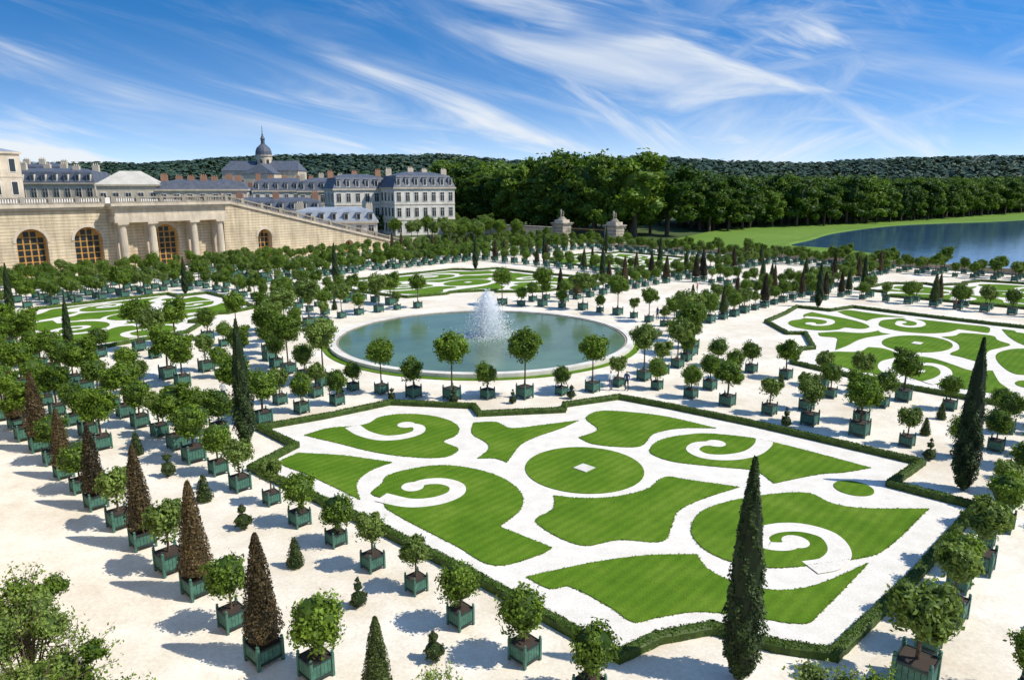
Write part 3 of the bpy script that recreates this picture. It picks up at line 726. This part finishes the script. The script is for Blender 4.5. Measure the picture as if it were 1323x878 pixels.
for row in range(7):
    t=0
    while t<len(pl)-1:
        x,y,s=seg(t); i=min(len(pl)-2,int(t)); sl=math.dist(pl[i][:2],pl[i+1][:2])
        wide=t<5.2
        ftree(wood,x+random.uniform(-2,2)-row*2.0,y+row*9+random.uniform(-2,2),s*(random.uniform(.76,1.18) if wide else random.uniform(.80,1.14)),1.2 if wide else 1.0)
        t+=(11 if wide else 8.5)/sl
for i in range(60): ftree(wood,random.uniform(-70,0),random.uniform(300,420),random.uniform(.7,1.1))
for i in range(90):
    yy=random.uniform(300,640); ftree(wood,random.uniform(-.72,-.08)*yy,yy,random.uniform(.55,.85))
for i in range(12): ftree(wood,-110+i*11+random.uniform(-3,3),236+i*3+random.uniform(-8,8),random.uniform(.28,.42))
for i in range(40):
    x,y=G(8.2+random.uniform(0,2.2),9.0+random.uniform(-1.6,.6)); link('clipped_tree',random.choice(V['tall']),None,(x,y,0),random.uniform(0,6),random.uniform(1.1,1.5))

# hills
gx=np.arange(-2400,2600,14.0); gy=np.arange(900,2300,28.0)
px=[-2400,-1100,-800,-650,-300,-150,0,100,300,500,650,900,1050,1300,2600]
pz=[46,50,56,66,70,76,60,52,70,60,52,66,72,62,54]
XX,YY=np.meshgrid(gx,gy)
def hillz(X,Y):
    pr=np.clip((Y-900)/700,0,1); pr=pr*pr*(3-2*pr)
    return np.interp(X*1600/np.maximum(Y,1400),px,pz)*pr+3*np.sin(X*.011)*pr-2
Z=hillz(XX,YY)+rng.normal(0,1.5,XX.shape)
nv=np.stack([XX,YY,Z],-1).reshape(-1,3); ny,nx=Z.shape
F=[(j*nx+i,j*nx+i+1,(j+1)*nx+i+1,(j+1)*nx+i) for j in range(ny-1) for i in range(nx-1)]
hb=MB(); hb.add(nv,F,0,.4)
NC=9000; Y=rng.uniform(950,1700,NC); X=rng.uniform(-.95,.95,NC)*Y; R=rng.uniform(5,13,NC)
per=11
d=rng.normal(size=(NC*per,3)); d/=np.linalg.norm(d,axis=1,keepdims=True); d[:,2]=np.abs(d[:,2])
c=np.stack([X,Y,hillz(X,Y)+2],1); P=np.repeat(c,per,0)+d*np.repeat(R,per)[:,None]*.85
big_t=.5+.5*np.sin(X*.013+Y*.007)*np.sin(X*.005-Y*.011)
tn=np.repeat(rng.uniform(0,.5,NC)+.4*big_t,per)+rng.uniform(0,.12,NC*per)
hb.leaves(P,d+np.array([0,0,.8]),4.0,0,tn,.12,.9)
hb.obj('wooded_hill',[M['hill']])

# lake
lake=[(78,201),(86,191),(101,140),(150,142),(500,100),(900,300),(900,720),(420,478),(240,346),(167,308),(118,260),(93,224)]
lake=smooth(lake,True,6,-.5)
sheet('lake',lake,.06,M['lakew'])
b=MB(); n=len(lake); v=[]
A_=sum(lake[i][0]*lake[(i+1)%n][1]-lake[(i+1)%n][0]*lake[i][1] for i in range(n))
sg=1 if A_>0 else -1
for i in range(n):
    p0=np.array(lake[i-1]);p1=np.array(lake[(i+1)%n]); d=(p1-p0)/np.linalg.norm(p1-p0); nr=sg*np.array([d[1],-d[0]]); q=np.array(lake[i])
    for (o,z) in((-.6,.0),(0,.30),(1.2,.34),(4,-.03)): v.append((q[0]+nr[0]*o,q[1]+nr[1]*o,z))
b.add(v,[(4*i+k,4*((i+1)%n)+k,4*((i+1)%n)+k+1,4*i+k+1) for i in range(n) for k in range(3)],0)
b.obj('lake_bank',[M['field']])

# foreground shrubs
def shrub(x,y,z,r,m='light',name='shrub',nl=9):
    b=MB(); b.cyl((0,0,0),(0,0,z),.12,.06,7,0)
    for k in range(nl):
        a=k*2.4; rr=r*random.uniform(.35,.85); zz=z+random.uniform(-.6,.45)*r
        b.cyl((0,0,z*.4),(rr*math.cos(a),rr*math.sin(a),zz),.05,.015,5,0)
        s=r*random.uniform(.3,.55); b.crown((rr*math.cos(a),rr*math.sin(a),zz),(s,s,s*.85),18,60,.055,1,.35,core=True,coref=.55)
    for k in range(26):
        a=random.uniform(0,6.28); e=random.uniform(-.1,1.2); l=r*random.uniform(.9,1.3)
        p=np.array([math.cos(a)*math.cos(e),math.sin(a)*math.cos(e),math.sin(e)])
        b.cyl((0,0,z),tuple(np.array([0,0,z])+p*l),.02,.006,4,0)
        t=rng.uniform(.6,1.02,28)[:,None]; P=np.array([0,0,z])+p*l*t+rng.normal(size=(28,3))*.09
        b.leaves(P,rng.normal(size=(28,3))+np.array([0,0,1]),.055,1,rng.uniform(.4,1,28))
    return b.obj(name,[M['bark'],M[m]],None,(x,y,0.01))
shrub(-14.7,18.9,3.4,1.7); shrub(-12.3,17.6,1.9,1.6,'orange'); shrub(-15.8,20.6,3.7,1.1,'orange'); shrub(-13.4,17.3,2.8,1.5); shrub(-13.4,18.8,2.4,1.5,'orange'); shrub(-11.6,16.6,2.0,1.2)
shrub(8.9,17.3,2.9,1.0,'light'); shrub(10.4,17.0,2.9,.9,'orange'); shrub(-2.3,19.8,1.0,.8,'light')

# ---------------- world, sun, camera
w=bpy.data.worlds.new('World'); scn.world=w; w.use_nodes=True; nt=w.node_tree; nt.nodes.clear()
out=nt.nodes.new('ShaderNodeOutputWorld'); tc=nt.nodes.new('ShaderNodeTexCoord'); s=nt.nodes.new('ShaderNodeSeparateXYZ'); L(nt,tc.outputs['Generated'],s.inputs[0])
zz=math_(nt,'ADD',math_(nt,'MULTIPLY',math_(nt,'MAXIMUM',s.outputs[2],0),3.2),.06)
cmb=nt.nodes.new('ShaderNodeCombineXYZ'); L(nt,s.outputs[0],cmb.inputs[0]);L(nt,s.outputs[1],cmb.inputs[1]);L(nt,zz,cmb.inputs[2])
nm=nt.nodes.new('ShaderNodeVectorMath'); nm.operation='NORMALIZE'; L(nt,cmb.outputs[0],nm.inputs[0])
sky=nt.nodes.new('ShaderNodeTexSky'); sky.sky_type='NISHITA'; sky.sun_disc=False; sky.sun_elevation=math.radians(50); sky.sun_rotation=math.radians(101.5); sky.air_density=1.0; sky.dust_density=.2; sky.ozone_density=2.0
L(nt,nm.outputs[0],sky.inputs['Vector'])
hs=nt.nodes.new('ShaderNodeHueSaturation'); hs.inputs['Saturation'].default_value=1.45; hs.inputs['Value'].default_value=1.45; L(nt,sky.outputs[0],hs.inputs['Color'])
b1=nt.nodes.new('ShaderNodeBackground'); b1.inputs[1].default_value=.135; L(nt,hs.outputs[0],b1.inputs[0])
b2=nt.nodes.new('ShaderNodeBackground'); b2.inputs[0].default_value=(.90,.95,1,1); b2.inputs[1].default_value=.95
az=math_(nt,'ARCTAN2',s.outputs[0],s.outputs[1])
def mr(x,lo,hi):
    m=nt.nodes.new('ShaderNodeMapRange'); m.interpolation_type='SMOOTHSTEP'; m.inputs[1].default_value=lo; m.inputs[2].default_value=hi; L(nt,x,m.inputs[0]); return m.outputs[0]
def layer(rot,sx,sy,off,lo,hi,det=6,dist=.8):
    c=nt.nodes.new('ShaderNodeCombineXYZ'); L(nt,az,c.inputs[0]); L(nt,s.outputs[2],c.inputs[1]); c.inputs[2].default_value=off
    r=nt.nodes.new('ShaderNodeMapping'); r.inputs['Rotation'].default_value=(0,0,rot); L(nt,c.outputs[0],r.inputs['Vector'])
    r2=nt.nodes.new('ShaderNodeMapping'); r2.inputs['Scale'].default_value=(sx,sy,1); L(nt,r.outputs[0],r2.inputs['Vector'])
    n=nt.nodes.new('ShaderNodeTexNoise'); n.inputs['Scale'].default_value=1; n.inputs['Detail'].default_value=det; n.inputs['Roughness'].default_value=.58; n.inputs['Distortion'].default_value=dist
    L(nt,r2.outputs[0],n.inputs['Vector'])
    return mr(n.outputs['Fac'],lo,hi)
A=layer(.22,2.2,17,1.3,.44,.80); B=layer(.55,3.0,11,5.1,.47,.80); D=layer(-.45,2.6,10,3.3,.42,.78); Cc=layer(.1,2.4,6,12.7,.36,.62,3,.4)
rt=mr(az,.12,.40)
B=math_(nt,'MULTIPLY',B,mr(az,-.25,.1)); D=math_(nt,'MULTIPLY',D,rt)
cl=math_(nt,'MULTIPLY',math_(nt,'MAXIMUM',math_(nt,'MAXIMUM',A,B),D),math_(nt,'ADD',math_(nt,'MULTIPLY',Cc,.75),math_(nt,'ADD',math_(nt,'MULTIPLY',rt,.2),.2)))
hz=math_(nt,'MULTIPLY',math_(nt,'POWER',2.718,math_(nt,'MULTIPLY',math_(nt,'MAXIMUM',s.outputs[2],0),-15)),.76)
tot=math_(nt,'MINIMUM',math_(nt,'ADD',math_(nt,'MULTIPLY',cl,1.0),hz),.97)
ms=nt.nodes.new('ShaderNodeMixShader'); L(nt,tot,ms.inputs[0]); L(nt,b1.outputs[0],ms.inputs[1]); L(nt,b2.outputs[0],ms.inputs[2]); L(nt,ms.outputs[0],out.inputs[0])
sl=bpy.data.lights.new('sun','SUN'); sl.energy=5.0; sl.angle=math.radians(.5); sl.color=(1,.95,.86)
so=bpy.data.objects.new('sun',sl); col.objects.link(so)
e=math.radians(50); S=Vector((math.cos(e)*.98,-math.cos(e)*.2,math.sin(e))); so.rotation_euler=S.to_track_quat('Z','Y').to_euler()
cam=bpy.data.cameras.new('camera'); co=bpy.data.objects.new('camera',cam); col.objects.link(co)
cam.sensor_width=36; cam.lens=36*920/1323; cam.clip_end=9000; cam.clip_start=.1
co.location=(0,0,17); co.rotation_euler=(math.radians(90-12.32),0,0); scn.camera=co
scn.view_settings.view_transform='Standard'; scn.view_settings.look='None'; scn.view_settings.exposure=0
print('trees',len(placed))
